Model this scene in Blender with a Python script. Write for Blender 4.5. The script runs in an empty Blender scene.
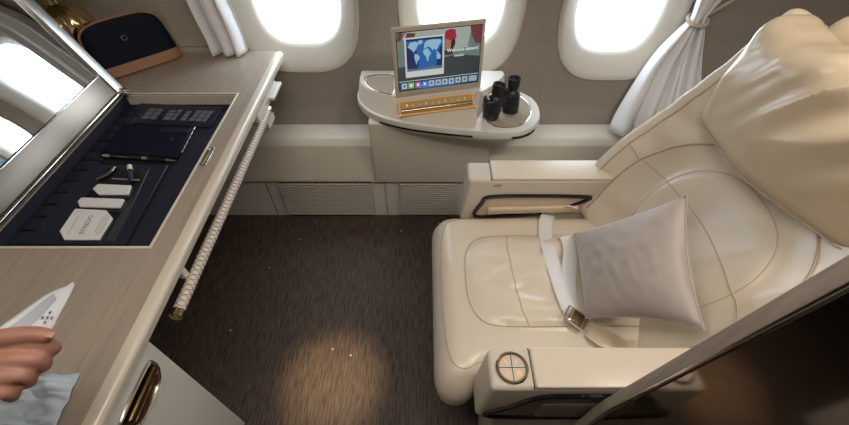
import bpy, bmesh, math, random
from mathutils import Vector, Matrix, noise
random.seed(7)
C = bpy.context.scene.collection
sin, cos, pi = math.sin, math.cos, math.pi
H = 1.65; F = 402.0; TH = math.radians(48)
CT, ST = cos(TH), sin(TH)

def at(u, v, z):
    """world point of height z on the sight line of a measured photo point"""
    t = (v-212.5)/F
    d = Vector(((u-424.5)/F, CT - t*ST, -(ST + t*CT)))
    k = (z-H)/d.z
    return Vector((d.x*k, d.y*k, z))

# ------------------------------------------------------------------ materials
def mat(name, col, rough=.5, metal=0, bump=0, bscale=60, stretch=(1,1,1), var=0, vscale=8, spec=.5, coat=0, sheen=0, detail=3):
    m = bpy.data.materials.new(name); m.use_nodes = True
    nt = m.node_tree; n = nt.nodes; l = nt.links
    b = n['Principled BSDF']
    b.inputs['Base Color'].default_value = (*col, 1)
    b.inputs['Roughness'].default_value = rough
    b.inputs['Metallic'].default_value = metal
    b.inputs['Specular IOR Level'].default_value = spec
    b.inputs['Coat Weight'].default_value = coat
    b.inputs['Sheen Weight'].default_value = sheen
    tc = n.new('ShaderNodeTexCoord'); mp = n.new('ShaderNodeMapping')
    l.new(tc.outputs['Object'], mp.inputs['Vector'])
    mp.inputs['Scale'].default_value = stretch
    if var:
        no = n.new('ShaderNodeTexNoise'); no.inputs['Scale'].default_value = vscale; no.inputs['Detail'].default_value = detail
        l.new(mp.outputs[0], no.inputs['Vector'])
        r = n.new('ShaderNodeMapRange'); r.inputs[1].default_value = .3; r.inputs[2].default_value = .7
        l.new(no.outputs['Fac'], r.inputs[0])
        mx = n.new('ShaderNodeMix'); mx.data_type = 'RGBA'
        l.new(r.outputs[0], mx.inputs['Factor'])
        mx.inputs[6].default_value = (*[c*(1-var) for c in col], 1)
        mx.inputs[7].default_value = (*[min(1, c*(1+var)) for c in col], 1)
        l.new(mx.outputs[2], b.inputs['Base Color'])
    if bump:
        no = n.new('ShaderNodeTexNoise'); no.inputs['Scale'].default_value = bscale; no.inputs['Detail'].default_value = 3
        l.new(mp.outputs[0], no.inputs['Vector'])
        bp = n.new('ShaderNodeBump'); bp.inputs['Strength'].default_value = bump; bp.inputs['Distance'].default_value = .004
        l.new(no.outputs['Fac'], bp.inputs['Height']); l.new(bp.outputs[0], b.inputs['Normal'])
    return m

def emis(name, col, s):
    m = bpy.data.materials.new(name); m.use_nodes = True
    b = m.node_tree.nodes['Principled BSDF']
    b.inputs['Base Color'].default_value = (*[c*.3 for c in col], 1)
    b.inputs['Roughness'].default_value = .3
    b.inputs['Emission Color'].default_value = (*col, 1); b.inputs['Emission Strength'].default_value = s
    return m

M = {}
M['leather'] = mat('cream_leather', (.68,.60,.48), .28, bump=.10, bscale=26, var=.03, vscale=5)
M['leather_soft'] = mat('soft_cream_leather', (.60,.49,.35), .27, bump=.08, bscale=14, var=.04, vscale=5)
M['piping'] = mat('leather_piping', (.44,.37,.28), .45)
M['shell'] = mat('cream_shell', (.60,.545,.455), .42, var=.02, vscale=4)
M['lightshell'] = mat('pale_painted_shell', (.68,.655,.60), .35, var=.02, vscale=4)
M['bezel'] = mat('window_bezel_plastic', (.50,.46,.385), .45)
M['wall'] = mat('taupe_wall_covering', (.275,.238,.20), .7, bump=.12, bscale=60, stretch=(4,4,.22), var=.07, vscale=40)
M['wallplain'] = mat('beige_panel', (.42,.37,.30), .6, var=.04)
M['ceil'] = mat('ceiling_panel', (.62,.58,.52), .6)
M['deskwood'] = mat('limed_wood_veneer', (.355,.295,.235), .32, bump=.05, bscale=60, stretch=(7,.5,7), var=.10, vscale=12, detail=6)
M['desktrim'] = mat('cream_desk_edge', (.66,.60,.49), .28, coat=.3)
M['navy'] = mat('navy_leather', (.003,.005,.016), .65, bump=.08, bscale=160, spec=.2)
M['navysoft'] = mat('navy_suede', (.007,.009,.02), .7)
M['navycard'] = mat('navy_card', (.012,.015,.03), .35)
M['black'] = mat('black_rubber', (.008,.009,.013), .3, bump=.2, bscale=300)
M['gloss'] = mat('black_gloss', (.006,.006,.007), .12, coat=.6)
M['glassy'] = mat('lens_glass', (.02,.03,.06), .03, coat=1)
M['tan'] = mat('tan_leather', (.36,.185,.095), .5, bump=.1, bscale=80)
M['chrome'] = mat('polished_chrome', (.72,.70,.66), .14, 1)
M['gold'] = mat('pale_gold_metal', (.62,.47,.27), .2, 1)
M['bronze'] = mat('dark_bronze_metal', (.20,.13,.065), .26, 1)
M['strip'] = mat('brushed_taupe_trim', (.33,.28,.23), .45, bump=.1, bscale=40, stretch=(4,4,.4), var=.14, vscale=30)
M['darkmirror'] = mat('smoked_mirror_panel', (.36,.31,.27), .08, 1)
M['mirror'] = mat('mirror_glass', (.80,.82,.84), .015, 1)
M['pillow'] = mat('greige_satin', (.40,.35,.315), .5, bump=.03, bscale=60, sheen=.3)
M['belt'] = mat('pale_webbing', (.74,.73,.72), .6, bump=.25, bscale=240)
M['curtain'] = mat('white_curtain_cloth', (.80,.80,.81), .8, bump=.1, bscale=130)
M['rope'] = mat('beige_rope', (.48,.40,.30), .75, bump=.3, bscale=200)
M['white'] = mat('white_card', (.72,.71,.69), .5)
M['ink'] = mat('grey_ink', (.16,.16,.17), .6)
M['skin'] = mat('skin', (.36,.175,.125), .48, bump=.12, bscale=120, var=.08, vscale=30)
M['nail'] = mat('nail', (.42,.225,.17), .35)
M['cuff'] = mat('white_shirt_cuff', (.7,.7,.7), .7)
M['plaited'] = mat('white_plaited_leather', (.66,.61,.54), .4, bump=.15, bscale=150)
M['stitch'] = mat('brown_plait_line', (.22,.13,.07), .5)
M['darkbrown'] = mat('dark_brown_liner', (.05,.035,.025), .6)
M['slat'] = mat('vent_slat', (.52,.47,.42), .45)
M['ventback'] = mat('vent_shadow_liner', (.10,.085,.075), .8)
M['rearpad'] = mat('taupe_padding', (.22,.19,.165), .5, bump=.08, bscale=40)
def sheetm():
    m = mat('thin_plastic_sheet', (.52,.60,.66), .4)
    m.node_tree.nodes['Principled BSDF'].inputs['Transmission Weight'].default_value = .15
    return m
M['sheet'] = sheetm()
M['sheet'].node_tree.nodes['Principled BSDF'].inputs['Roughness'].default_value = .4
# pane: clear sheet that lets daylight straight through
pm = bpy.data.materials.new('window_glass'); pm.use_nodes = True
nt = pm.node_tree; nt.nodes.clear()
o_ = nt.nodes.new('ShaderNodeOutputMaterial'); mx = nt.nodes.new('ShaderNodeMixShader'); tr = nt.nodes.new('ShaderNodeBsdfTransparent'); gl = nt.nodes.new('ShaderNodeBsdfGlossy')
gl.inputs['Roughness'].default_value = .02; mx.inputs[0].default_value = .06
nt.links.new(tr.outputs[0], mx.inputs[1]); nt.links.new(gl.outputs[0], mx.inputs[2]); nt.links.new(mx.outputs[0], o_.inputs[0])
M['pane'] = pm
wf = bpy.data.materials.new('clear_film'); wf.use_nodes = True
nt = wf.node_tree; nt.nodes.clear()
o_ = nt.nodes.new('ShaderNodeOutputMaterial'); mx = nt.nodes.new('ShaderNodeMixShader'); tr = nt.nodes.new('ShaderNodeBsdfTransparent'); gl = nt.nodes.new('ShaderNodeBsdfGlossy')
gl.inputs['Roughness'].default_value = .08; mx.inputs[0].default_value = .10; gl.inputs['Color'].default_value = (.8,.8,.8,1)
nt.links.new(tr.outputs[0], mx.inputs[1]); nt.links.new(gl.outputs[0], mx.inputs[2]); nt.links.new(mx.outputs[0], o_.inputs[0])
M['film'] = wf

def floor_mat():
    m = bpy.data.materials.new('dark_brown_woodgrain_floor'); m.use_nodes = True
    nt = m.node_tree; n = nt.nodes; l = nt.links; b = n['Principled BSDF']
    tc = n.new('ShaderNodeTexCoord'); mp = n.new('ShaderNodeMapping'); mp.inputs['Scale'].default_value = (9, .8, 1)
    l.new(tc.outputs['Object'], mp.inputs[0])
    no = n.new('ShaderNodeTexNoise'); no.inputs['Scale'].default_value = 19; no.inputs['Detail'].default_value = 8; no.inputs['Distortion'].default_value = .35
    l.new(mp.outputs[0], no.inputs['Vector'])
    cr = n.new('ShaderNodeValToRGB'); l.new(no.outputs['Fac'], cr.inputs[0])
    e = cr.color_ramp.elements; e[0].position = .36; e[0].color = (.034,.023,.017,1); e[1].position = .66; e[1].color = (.118,.082,.062,1)
    # pale dust specks
    vo = n.new('ShaderNodeTexVoronoi'); vo.inputs['Scale'].default_value = 11; vo.inputs['Randomness'].default_value = 1
    l.new(tc.outputs['Object'], vo.inputs['Vector'])
    ma = n.new('ShaderNodeMath'); ma.operation = 'LESS_THAN'; ma.inputs[1].default_value = .045
    l.new(vo.outputs['Distance'], ma.inputs[0])
    sp = n.new('ShaderNodeSeparateColor'); l.new(vo.outputs['Color'], sp.inputs[0])
    mb = n.new('ShaderNodeMath'); mb.operation = 'GREATER_THAN'; mb.inputs[1].default_value = .6
    l.new(sp.outputs[0], mb.inputs[0])
    mm = n.new('ShaderNodeMath'); mm.operation = 'MULTIPLY'; l.new(ma.outputs[0], mm.inputs[0]); l.new(mb.outputs[0], mm.inputs[1])
    mx = n.new('ShaderNodeMix'); mx.data_type = 'RGBA'; l.new(mm.outputs[0], mx.inputs['Factor']); l.new(cr.outputs[0], mx.inputs[6]); mx.inputs[7].default_value = (.6,.55,.48,1)
    l.new(mx.outputs[2], b.inputs['Base Color'])
    b.inputs['Roughness'].default_value = .62
    bp = n.new('ShaderNodeBump'); bp.inputs['Strength'].default_value = .35; bp.inputs['Distance'].default_value = .003
    l.new(no.outputs['Fac'], bp.inputs['Height']); l.new(bp.outputs[0], b.inputs['Normal'])
    return m
M['floor'] = floor_mat()

# ------------------------------------------------------------------ object helpers
def obj(name, bm, m, parent=None, smooth=True, loc=None):
    me = bpy.data.meshes.new(name)
    bmesh.ops.recalc_face_normals(bm, faces=bm.faces[:])
    bm.to_mesh(me); bm.free()
    if isinstance(m, str): m = M[m]
    me.materials.append(m)
    if smooth:
        me.shade_smooth()
        try: me.set_sharp_from_angle(angle=math.radians(38))
        except Exception: pass
    o = bpy.data.objects.new(name, me); C.objects.link(o)
    if parent:
        o.parent = parent
        o.matrix_parent_inverse = parent_world(parent).inverted()
    return o
def parent_world(p):
    w = p.matrix_basis.copy()
    if p.parent: w = parent_world(p.parent) @ p.matrix_parent_inverse @ w
    return w
def tag(o, label, cat, group=None):
    o['label'] = label; o['category'] = cat
    if group: o['group'] = group
    return o
def thing(name, label, cat, loc=(0,0,0), group=None):
    o = bpy.data.objects.new(name, None); C.objects.link(o); o.location = loc
    o.empty_display_size = .05
    return tag(o, label, cat, group)
def struct(o): o['kind'] = 'structure'; return o

def axis_samples(h, r, n):
    r = min(r, h*.98)
    inner = h - r
    a = [inner + r*math.tan(math.radians(d)) for d in (15, 30, 45)]
    mid = [-inner + 2*inner*i/n for i in range(n+1)]
    return [-x for x in reversed(a)] + mid + a
def rbox(bm, c, size, r=.01, n=(2,2,2), f=None, rot=None):
    """rounded box, optionally bent by f(local point) and turned by rot"""
    c = Vector(c); h = Vector(size)/2
    r = min(r, min(h)*.98)
    S = [axis_samples(h[i], r, n[i]) for i in range(3)]
    cache = {}
    def vert(p):
        key = (round(p[0],6), round(p[1],6), round(p[2],6))
        if key in cache: return cache[key]
        q = Vector(p); inn = Vector([max(-(h[i]-r), min(h[i]-r, q[i])) for i in range(3)])
        d = q-inn
        if d.length > 1e-9: d = d.normalized()*r
        q = inn+d
        if f: q = Vector(f(q))
        if rot is not None: q = rot @ q
        v = bm.verts.new(q+c); cache[key] = v
        return v
    for ax in range(3):
        a, b = [i for i in range(3) if i != ax]
        for s in (-1, 1):
            for i in range(len(S[a])-1):
                for j in range(len(S[b])-1):
                    ps = []
                    for (ii, jj) in ((i,j),(i+1,j),(i+1,j+1),(i,j+1)):
                        p = [0,0,0]; p[ax] = s*h[ax]; p[a] = S[a][ii]; p[b] = S[b][jj]
                        ps.append(vert(p))
                    if len(set(ps)) == 4:
                        try: bm.faces.new(ps if s > 0 else ps[::-1])
                        except ValueError: pass
    return bm
def NB(): return bmesh.new()
def box(name, lo, hi, m, parent=None, r=.004, n=(1,1,1), f=None):
    c = [(lo[i]+hi[i])/2 for i in range(3)]; s = [hi[i]-lo[i] for i in range(3)]
    return obj(name, rbox(NB(), c, s, r, n, f), m, parent)
def catmull(pts, k=8, closed=False):
    P = [Vector(p) for p in pts]; out = []
    N = len(P); rng = range(N if closed else N-1)
    for i in rng:
        if closed: p0,p1,p2,p3 = P[(i-1)%N],P[i],P[(i+1)%N],P[(i+2)%N]
        else: p0,p1,p2,p3 = P[max(i-1,0)],P[i],P[i+1],P[min(i+2,N-1)]
        for j in range(k):
            t = j/k
            out.append(.5*((2*p1)+(-p0+p2)*t+(2*p0-5*p1+4*p2-p3)*t*t+(-p0+3*p1-3*p2+p3)*t**3))
    if not closed: out.append(P[-1])
    return out
def tube(bm, pts, r, seg=8, closed=False, caps=True, rf=None):
    pts = [Vector(p) for p in pts]; N = len(pts); rings = []
    up = None
    for i, p in enumerate(pts):
        a = pts[(i-1) % N] if (closed or i > 0) else p
        b = pts[(i+1) % N] if (closed or i < N-1) else p
        t = (b-a)
        t = t.normalized() if t.length > 1e-9 else Vector((0,0,1))
        if up is None:
            up = Vector((0,0,1)) if abs(t.z) < .9 else Vector((1,0,0))
        x = up - t*up.dot(t)
        if x.length < 1e-6: x = t.orthogonal()
        x.normalize(); y = t.cross(x); up = x
        rr = r if rf is None else rf(i/(N-1))
        rings.append([bm.verts.new(p + x*cos(2*pi*k/seg)*rr + y*sin(2*pi*k/seg)*rr) for k in range(seg)])
    for i in range(N if closed else N-1):
        A, B = rings[i], rings[(i+1) % N]
        for k in range(seg):
            bm.faces.new((A[k], A[(k+1)%seg], B[(k+1)%seg], B[k]))
    if caps and not closed:
        bm.faces.new(rings[0][::-1]); bm.faces.new(rings[-1])
    return bm
def lathe(bm, prof, c=(0,0,0), seg=32, rot=None, f=None, cap=True):
    """prof: (radius, height)"""
    c = Vector(c); rings = []
    for r, z in prof:
        ring = []
        for k in range(seg):
            a = 2*pi*k/seg
            rr = r*(f(a, z) if f else 1)
            p = Vector((rr*cos(a), rr*sin(a), z))
            if rot is not None: p = rot @ p
            ring.append(bm.verts.new(p+c))
        rings.append(ring)
    for A, B in zip(rings, rings[1:]):
        for k in range(seg): bm.faces.new((A[k], A[(k+1)%seg], B[(k+1)%seg], B[k]))
    if cap: bm.faces.new(rings[0][::-1]); bm.faces.new(rings[-1])
    return bm
def prism(bm, poly, z0, z1, off=0):
    """poly: list of (x,y[,z]); solid between heights"""
    A = [bm.verts.new((p[0], p[1], z0)) for p in poly]; B = [bm.verts.new((p[0], p[1], z1)) for p in poly]
    N = len(A)
    for i in range(N): bm.faces.new((A[i], A[(i+1)%N], B[(i+1)%N], B[i]))
    bm.faces.new(A[::-1]); bm.faces.new(B)
    return bm
def ribbon(bm, pts, width, normals, th=.0015, sides=None):
    """strap along pts; normals: one vector or a list"""
    pts = [Vector(p) for p in pts]; N = len(pts); R = []
    for i, p in enumerate(pts):
        t = (pts[min(i+1,N-1)]-pts[max(i-1,0)]).normalized()
        nn = Vector(normals[i]) if isinstance(normals, list) else Vector(normals)
        s = t.cross(nn).normalized(); nn = s.cross(t).normalized()
        w = width(i/(N-1)) if callable(width) else width
        R.append([bm.verts.new(p + s*w/2*a + nn*th*b) for a, b in ((-1,0),(-.9,1),(0,1.25),(.9,1),(1,0),(.9,-1),(-.9,-1))])
    for A, B in zip(R, R[1:]):
        for k in range(7): bm.faces.new((A[k], A[(k+1)%7], B[(k+1)%7], B[k]))
    bm.faces.new(R[0][::-1]); bm.faces.new(R[-1])
    return bm
def text(name, s, size, m, mtx, parent=None, align='CENTER', ext=.0002):
    cu = bpy.data.curves.new(name, 'FONT'); cu.body = s; cu.size = size; cu.align_x = align; cu.align_y = 'CENTER'; cu.extrude = ext
    to = bpy.data.objects.new(name+'_tmp', cu); C.objects.link(to)
    bpy.context.view_layer.update()
    dg = bpy.context.evaluated_depsgraph_get()
    me = bpy.data.meshes.new_from_object(to.evaluated_get(dg))
    bpy.data.objects.remove(to)
    me.transform(mtx); me.materials.clear(); me.materials.append(M[m] if isinstance(m, str) else m)
    o = bpy.data.objects.new(name, me); C.objects.link(o)
    if parent:
        o.parent = parent; o.matrix_parent_inverse = parent_world(parent).inverted()
    return o
def bevel(o, w, seg=3, ang=35):
    b = o.modifiers.new('bevel', 'BEVEL'); b.width = w; b.segments = seg; b.limit_method = 'ANGLE'; b.angle_limit = math.radians(ang)
    b.harden_normals = False
    return o
def plane_frame(o, x, y):
    """matrix from a 2-d picture plane to the world"""
    x = Vector(x).normalized(); y = Vector(y); y = (y - x*y.dot(x)).normalized(); z = x.cross(y)
    m = Matrix((( x.x,y.x,z.x,o[0]),(x.y,y.y,z.y,o[1]),(x.z,y.z,z.z,o[2]),(0,0,0,1)))
    return m

# ================================================================== SETTING
X0, X1 = -1.78, 2.15
PROF = [(.40,1.60),(.46,1.635),(.54,1.69),(.62,1.725),(.70,1.755),(.80,1.79),(.92,1.812),(1.05,1.815),(1.2,1.80),(1.35,1.765),(1.5,1.71),(1.7,1.60),(1.9,1.44),(2.05,1.29),(2.18,1.12)]
def Yw(z):
    for (a, ya), (b, yb) in zip(PROF, PROF[1:]):
        if z <= b:
            t = max(0, (z-a)/(b-a)); return ya + (yb-ya)*t
    return PROF[-1][1]
fl = box('floor', (X0-.1,-1.6,-.06), (X1+.1,1.6,0), 'floor', r=.001); struct(fl)

WIN = [(-.56,1), (.160,2), (.865,3)]
WZ = 1.055
WDZ = {1:-.012, 2:-.02, 3:-.045, 4:-.06}   # sill line of the worn frames dips a little towards the seat
def sup(th, a, b, n=3.3):
    c_, s_ = cos(th), sin(th)
    return a*math.copysign(abs(c_)**(2/n), c_), b*math.copysign(abs(s_)**(2/n), s_)
bm = NB()
nx, nz = 260, 120
zs = [.40 + (2.18-.40)*j/nz for j in range(nz+1)]
vv = [[bm.verts.new((X0+(X1-X0)*i/nx, Yw(z), z)) for i in range(nx+1)] for z in zs]
for j in range(nz):
    for i in range(nx):
        xc = X0+(X1-X0)*(i+.5)/nx; zc = (zs[j]+zs[j+1])/2
        if any(abs((xc-wx)/.269)**3.3 + abs((zc-WZ-WDZ[k_])/.347)**3.3 < 1 for wx, k_ in WIN): continue
        bm.faces.new((vv[j][i], vv[j][i+1], vv[j+1][i+1], vv[j+1][i]))
bmesh.ops.delete(bm, geom=[v for v in bm.verts if not v.link_faces], context='VERTS')
w = obj('wall_window_side', bm, 'wall'); struct(w)
so = w.modifiers.new('s', 'SOLIDIFY'); so.thickness = .004; so.offset = 0
for wx, k in WIN:
    WZk = WZ + WDZ[k]
    bm = NB(); rings = []
    for a, b, dy in ((.277,.355,.006),(.277,.355,-.006),(.272,.350,-.011),(.264,.341,-.010),(.250,.326,-.002),(.222,.296,.018),(.200,.270,.034),(.191,.258,.044),(.186,.252,.062),(.186,.252,.085)):
        ring = []
        for q in range(72):
            x, z = sup(2*pi*q/72, a, b)
            ring.append(bm.verts.new((wx+x, Yw(WZk+z)+dy, WZk+z)))
        rings.append(ring)
    for A, B in zip(rings, rings[1:]):
        for q in range(72): bm.faces.new((A[q], A[(q+1)%72], B[(q+1)%72], B[q]))
    wo = obj('window_%d' % k, bm, 'bezel'); struct(wo)
    bm = NB(); ring = []
    for q in range(72):
        x, z = sup(2*pi*q/72, .188, .254)
        ring.append((wx+x, Yw(WZk+z)+.078, WZk+z))
    cen = bm.verts.new((wx, Yw(WZk)+.078, WZk)); vs = [bm.verts.new(p) for p in ring]
    for q in range(72): bm.faces.new((cen, vs[q], vs[(q+1)%72]))
    obj('pane', bm, 'pane', wo)

bm = NB(); g = []
for j in range(31):
    z = .80+1.2*j/30; y = Yw(z)-.012
    g.append([bm.verts.new((x, yy, z)) for x, yy in ((X0,y),(-1.4,y),(-1.0,y),(-.985,y+.004),(-.98,y+.012))])
for j in range(30):
    for i in range(4): bm.faces.new((g[j][i], g[j][i+1], g[j+1][i+1], g[j+1][i]))
struct(obj('trim_corner_panel', bm, 'wallplain'))
# ledge and lower sidewall (continuous dado)
def extr_x(poly, x0, x1):
    bm = NB()
    A = [bm.verts.new((x0, y, z)) for y, z in poly]; B = [bm.verts.new((x1, y, z)) for y, z in poly]
    for i in range(len(poly)): bm.faces.new((A[i], A[(i+1)%len(poly)], B[(i+1)%len(poly)], B[i]))
    bm.faces.new(A[::-1]); bm.faces.new(B)
    return bm
o = obj('trim_ledge', extr_x([(1.50,.262),(1.452,.262),(1.452,.275),(1.515,.440),(1.545,.462),(1.66,.475),(1.66,.262)], X0, X1), 'shell'); struct(o); bevel(o, .012, 3, 20)
o = obj('baseboard_window_side', extr_x([(1.468,0),(1.468,.262),(1.60,.262),(1.60,0)], X0, X1), 'lightshell'); struct(o)
# ceiling, end walls, aisle
o = box('ceiling', (X0-.1,-1.6,2.18), (X1+.1,1.3,2.24), 'ceil', r=.002); struct(o)
o = box('wall_front', (X0-.06,-1.6,0), (X0,1.86,2.2), 'wallplain', r=.002); struct(o)
o = box('wall_rear', (X1,-1.6,0), (X1+.06,1.86,2.2), 'wall', r=.002); struct(o)
o = box('wall_aisle', (X0,-1.6,0), (X1,-1.54,2.2), 'wallplain', r=.002); struct(o)

# vents in the dado
def vent(x0, x1, label):
    t = thing('vent_grille', label, 'vent', ((x0+x1)/2, 1.468, .02), 'louvred air vents in the lower side wall')
    z0, z1 = .022, .250
    box('backing', (x0,1.459,z0), (x1,1.468,z1), 'ventback', t, r=.001)
    bm = NB(); n = 15
    for i in range(n):
        z = z0+.006+(z1-z0-.012)*i/(n-1)
        rbox(bm, ((x0+x1)/2,1.4535,z), (x1-x0,.011,.0085), .002, (1,1,1))
    obj('louvres', bm, 'slat', t)
    bm = NB(); k = int((x1-x0)/.028)
    for i in range(k+1):
        x = x0+.002+(x1-x0-.004)*i/k
        rbox(bm, (x,1.458,(z0+z1)/2), (.0035,.008,z1-z0), .001, (1,1,1))
    obj('cross_bars', bm, 'slat', t)
vent(-.735, -.27, 'wide louvred air vent low on the wall beside the desk')
vent(-.125, .165, 'narrow louvred air vent low on the wall next to the seat')
bm = NB()
rbox(bm, (-.20,1.466,.13), (.0015,.006,.25), .0005, (1,1,1)); rbox(bm, (-.80,1.466,.13), (.0015,.006,.25), .0005, (1,1,1))
struct(obj('trim_dado_seams', bm, 'ventback'))

# ceiling: panels added as fill for the closed cabin, then downlights
def fill_light(x, y, sx, sy, power, label, col=(1,.90,.80)):
    t = thing('ceiling_light', label, 'fill light', (x,y,2.18), 'added cabin fill lights')
    box('light_frame', (x-sx/2-.02,y-sy/2-.02,2.16), (x+sx/2+.02,y+sy/2+.02,2.18), 'lightshell', t, r=.004)
    box('diffuser', (x-sx/2,y-sy/2,2.154), (x+sx/2,y+sy/2,2.161), emis('lit_diffuser', col, 3), t, r=.001)
    ld = bpy.data.lights.new('fill_lamp', 'AREA'); ld.shape = 'RECTANGLE'; ld.size = sx; ld.size_y = sy; ld.energy = power; ld.color = col
    lo = bpy.data.objects.new('fill_glow', ld); C.objects.link(lo); lo.location = (x,y,2.145)
    lo.parent = t; lo.matrix_parent_inverse = parent_world(t).inverted()
LP1, LP2 = 9, 10
fill_light(-.2, .25, 1.3, .22, LP1, 'long warm added fill light panel over the suite floor')
fill_light(1.15, .45, .45, .30, LP2, 'short warm added fill light panel over the seat back')

def downlight(x, y, tgt, power, ang, blend, label, col=(1,.70,.38)):
    t = thing('downlight', label, 'downlight', (x,y,2.18), 'round reading downlights in the ceiling')
    lathe_b = lathe(NB(), [(.045,2.165),(.05,2.17),(.05,2.18),(.03,2.18),(.03,2.167)], (x,y,0), 32, cap=False)
    obj('bezel_ring', lathe_b, 'chrome', t)
    obj('lens', lathe(NB(), [(.001,2.166),(.029,2.166),(.029,2.17),(.001,2.17)], (x,y,0), 24), emis('lit_lens', col, 6), t)
    ld = bpy.data.lights.new('reading_lamp', 'SPOT'); ld.energy = power; ld.color = col; ld.spot_size = math.radians(ang); ld.spot_blend = blend; ld.shadow_soft_size = .03
    lo = bpy.data.objects.new('lamp_beam', ld); C.objects.link(lo); lo.location = (x,y,2.155)
    d = Vector(tgt)-Vector((x,y,2.155)); lo.rotation_euler = d.to_track_quat('-Z','Y').to_euler()
    lo.parent = t; lo.matrix_parent_inverse = parent_world(t).inverted()
FS = at(333,380,0)
downlight(FS.x+.02, FS.y+.06, FS, 220, 13.5, 1.0, 'small round downlight above the bare floor patch')
downlight(.80, .95, (1.0,.78,1.0), 2, 60, 1.0, 'small round downlight above the headrest')

# ================================================================== DESK
ZD = .78
DX = -.655           # front edge
OPX0, OPX1, OPY0, OPY1 = -1.19, -.745, .66, 1.415
desk = thing('desk', 'long limed-wood desk with an open stationery compartment and pale rounded edge', 'desk', (-1.2, .8, 0))
bm = NB()
zt, zb = ZD, ZD-.045
for lo, hi in (((X0+.006,-.35),(OPX0,1.775)), ((OPX1,-.35),(DX-.022,1.775)), ((OPX0,-.35),(OPX1,OPY0)), ((OPX0,OPY1),(OPX1,1.775))):
    prism(bm, [(lo[0],lo[1]),(hi[0],lo[1]),(hi[0],hi[1]),(lo[0],hi[1])], zb, zt)
bmesh.ops.remove_doubles(bm, verts=bm.verts[:], dist=1e-5)
obj('worktop', bm, 'deskwood', desk, smooth=False)
# moulded pale edge
bm = NB()
pf = [(-.024,.0005),(-.004,.004),(.006,.003),(.012,-.006),(.012,-.018),(.004,-.026),(.006,-.034),(.0,-.044),(-.024,-.046)]
A = [bm.verts.new((DX+a, -.35, ZD+b)) for a, b in pf]; B = [bm.verts.new((DX+a, 1.765, ZD+b)) for a, b in pf]
for i in range(len(pf)): bm.faces.new((A[i], A[(i+1)%len(pf)], B[(i+1)%len(pf)], B[i]))
bm.faces.new(A[::-1]); bm.faces.new(B)
e = obj('edge_moulding', bm, 'desktrim', desk); bevel(e, .003, 2, 20)
# thin pale lip round the compartment
bm = NB(); q = .008
rbox(bm, (OPX1+q/2, (OPY0+OPY1)/2, ZD-.001), (q, OPY1-OPY0+q*2, .006), .002)
rbox(bm, ((OPX0+OPX1)/2, OPY0-q/2, ZD-.001), (OPX1-OPX0, q, .006), .002)
rbox(bm, ((OPX0+OPX1)/2, OPY1+q/2, ZD-.001), (OPX1-OPX0, q, .006), .002)
obj('compartment_lip', bm, 'desktrim', desk)
ZT = .735
bm = NB(); d = .012
prism(bm, [(OPX0,OPY0),(OPX1,OPY0),(OPX1,OPY1),(OPX0,OPY1)], ZT-.02, ZT-.001)
obj('compartment_tray', bm, 'navysoft', desk, smooth=False)
bm = NB()
for (a, b, c, d_) in ((OPX0,OPY0,OPX0+.003,OPY1),(OPX1-.004,OPY0,OPX1,OPY1),(OPX0,OPY0,OPX1,OPY0+.004),(OPX0,OPY1-.004,OPX1,OPY1)):
    prism(bm, [(a,b),(c,b),(c,d_),(a,d_)], ZT, ZD-.004)
cw = obj('compartment_walls', bm, 'shell', desk, smooth=False)
cw.data.materials.append(M['navysoft'])
for p in cw.data.polygons:
    if p.center.x < OPX0+.0035 : p.material_index = 1
bm = NB()
for i in range(13):   # pleated navy side pocket
    y = OPY0+.06+i*.052
    rbox(bm, (OPX0+.042, y, ZT+.006), (.075,.046,.012), .0055, (2,1,1), f=lambda p: (p.x, p.y, p.z - .1*abs(p.x)))
obj('pleated_pocket', bm, 'navysoft', desk)
# flush chrome catch on the wood margin
cx, cy = at(208,157,ZD).x, at(208,157,ZD).y
bm = NB()
loop = [(cx+.008*a, cy+.040*b, ZD+.004) for a, b in [(1,.75),(.7,1),(-.7,1),(-1,.75),(-1,-.75),(-.7,-1),(.7,-1),(1,-.75)]]
tube(bm, catmull(loop, 4, True), .0030, 8, True)
rbox(bm, (cx,cy+.041,ZD+.003), (.022,.008,.006), .002); rbox(bm, (cx,cy-.041,ZD+.003), (.022,.008,.006), .002)
obj('catch', bm, 'chrome', desk)
# desk back splash and upright behind
box('back_lip', (X0+.006,1.762,ZD-.02), (-.93,1.782,ZD+.018), 'wallplain', desk, r=.004)
# under-desk end unit with a hatch door and bronze pull
box('pedestal_body', (X0+.02,-.55,.0), (-.672,.425,ZD-.047), 'lightshell', desk, r=.006)
box('far_support', (X0+.01,1.45,.0), (-1.10,1.745,ZD-.046), 'wallplain', desk, r=.006) if False else None
dr = box('hatch_door', (-.6725,-.45,.04), (-.664,.418,ZD-.055), 'lightshell', desk, r=.003)
# D-shaped bronze recess pull
hc = at(136,397,.66); 
def P2(dy, dz, dx=0): return (-.664+dx, .312+dy*.88, .660+dz*.85)
D = [(-.075,.043),(.060,.043),(.078,.025),(.074,-.010),(.050,-.038),(.0,-.046),(-.05,-.040),(-.078,-.020),(-.085,.020)]
loop = catmull([P2(a,b,.004) for a,b in D], 5, True)
bm = NB(); tube(bm, loop, .0055, 8, True); hp = obj('door_pull', bm, 'chrome', dr)
hp['label'] = 'bronze and chrome recessed pull'
bm = NB()
inner = [Vector(P2(a*.92,b*.90,.0015)) for a,b in D]; inner = catmull(inner, 5, True)
cen = bm.verts.new(P2(0,0,.001)); vs = [bm.verts.new(p) for p in inner]
for i in range(len(vs)): bm.faces.new((cen, vs[i], vs[(i+1)%len(vs)]))
rbox(bm, P2(-.002,.018,.010), (.014,.125,.020), .006); rbox(bm, P2(0,-.02,.004), (.006,.11,.016), .002)
obj('pull_recess', bm, 'bronze', dr)

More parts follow.
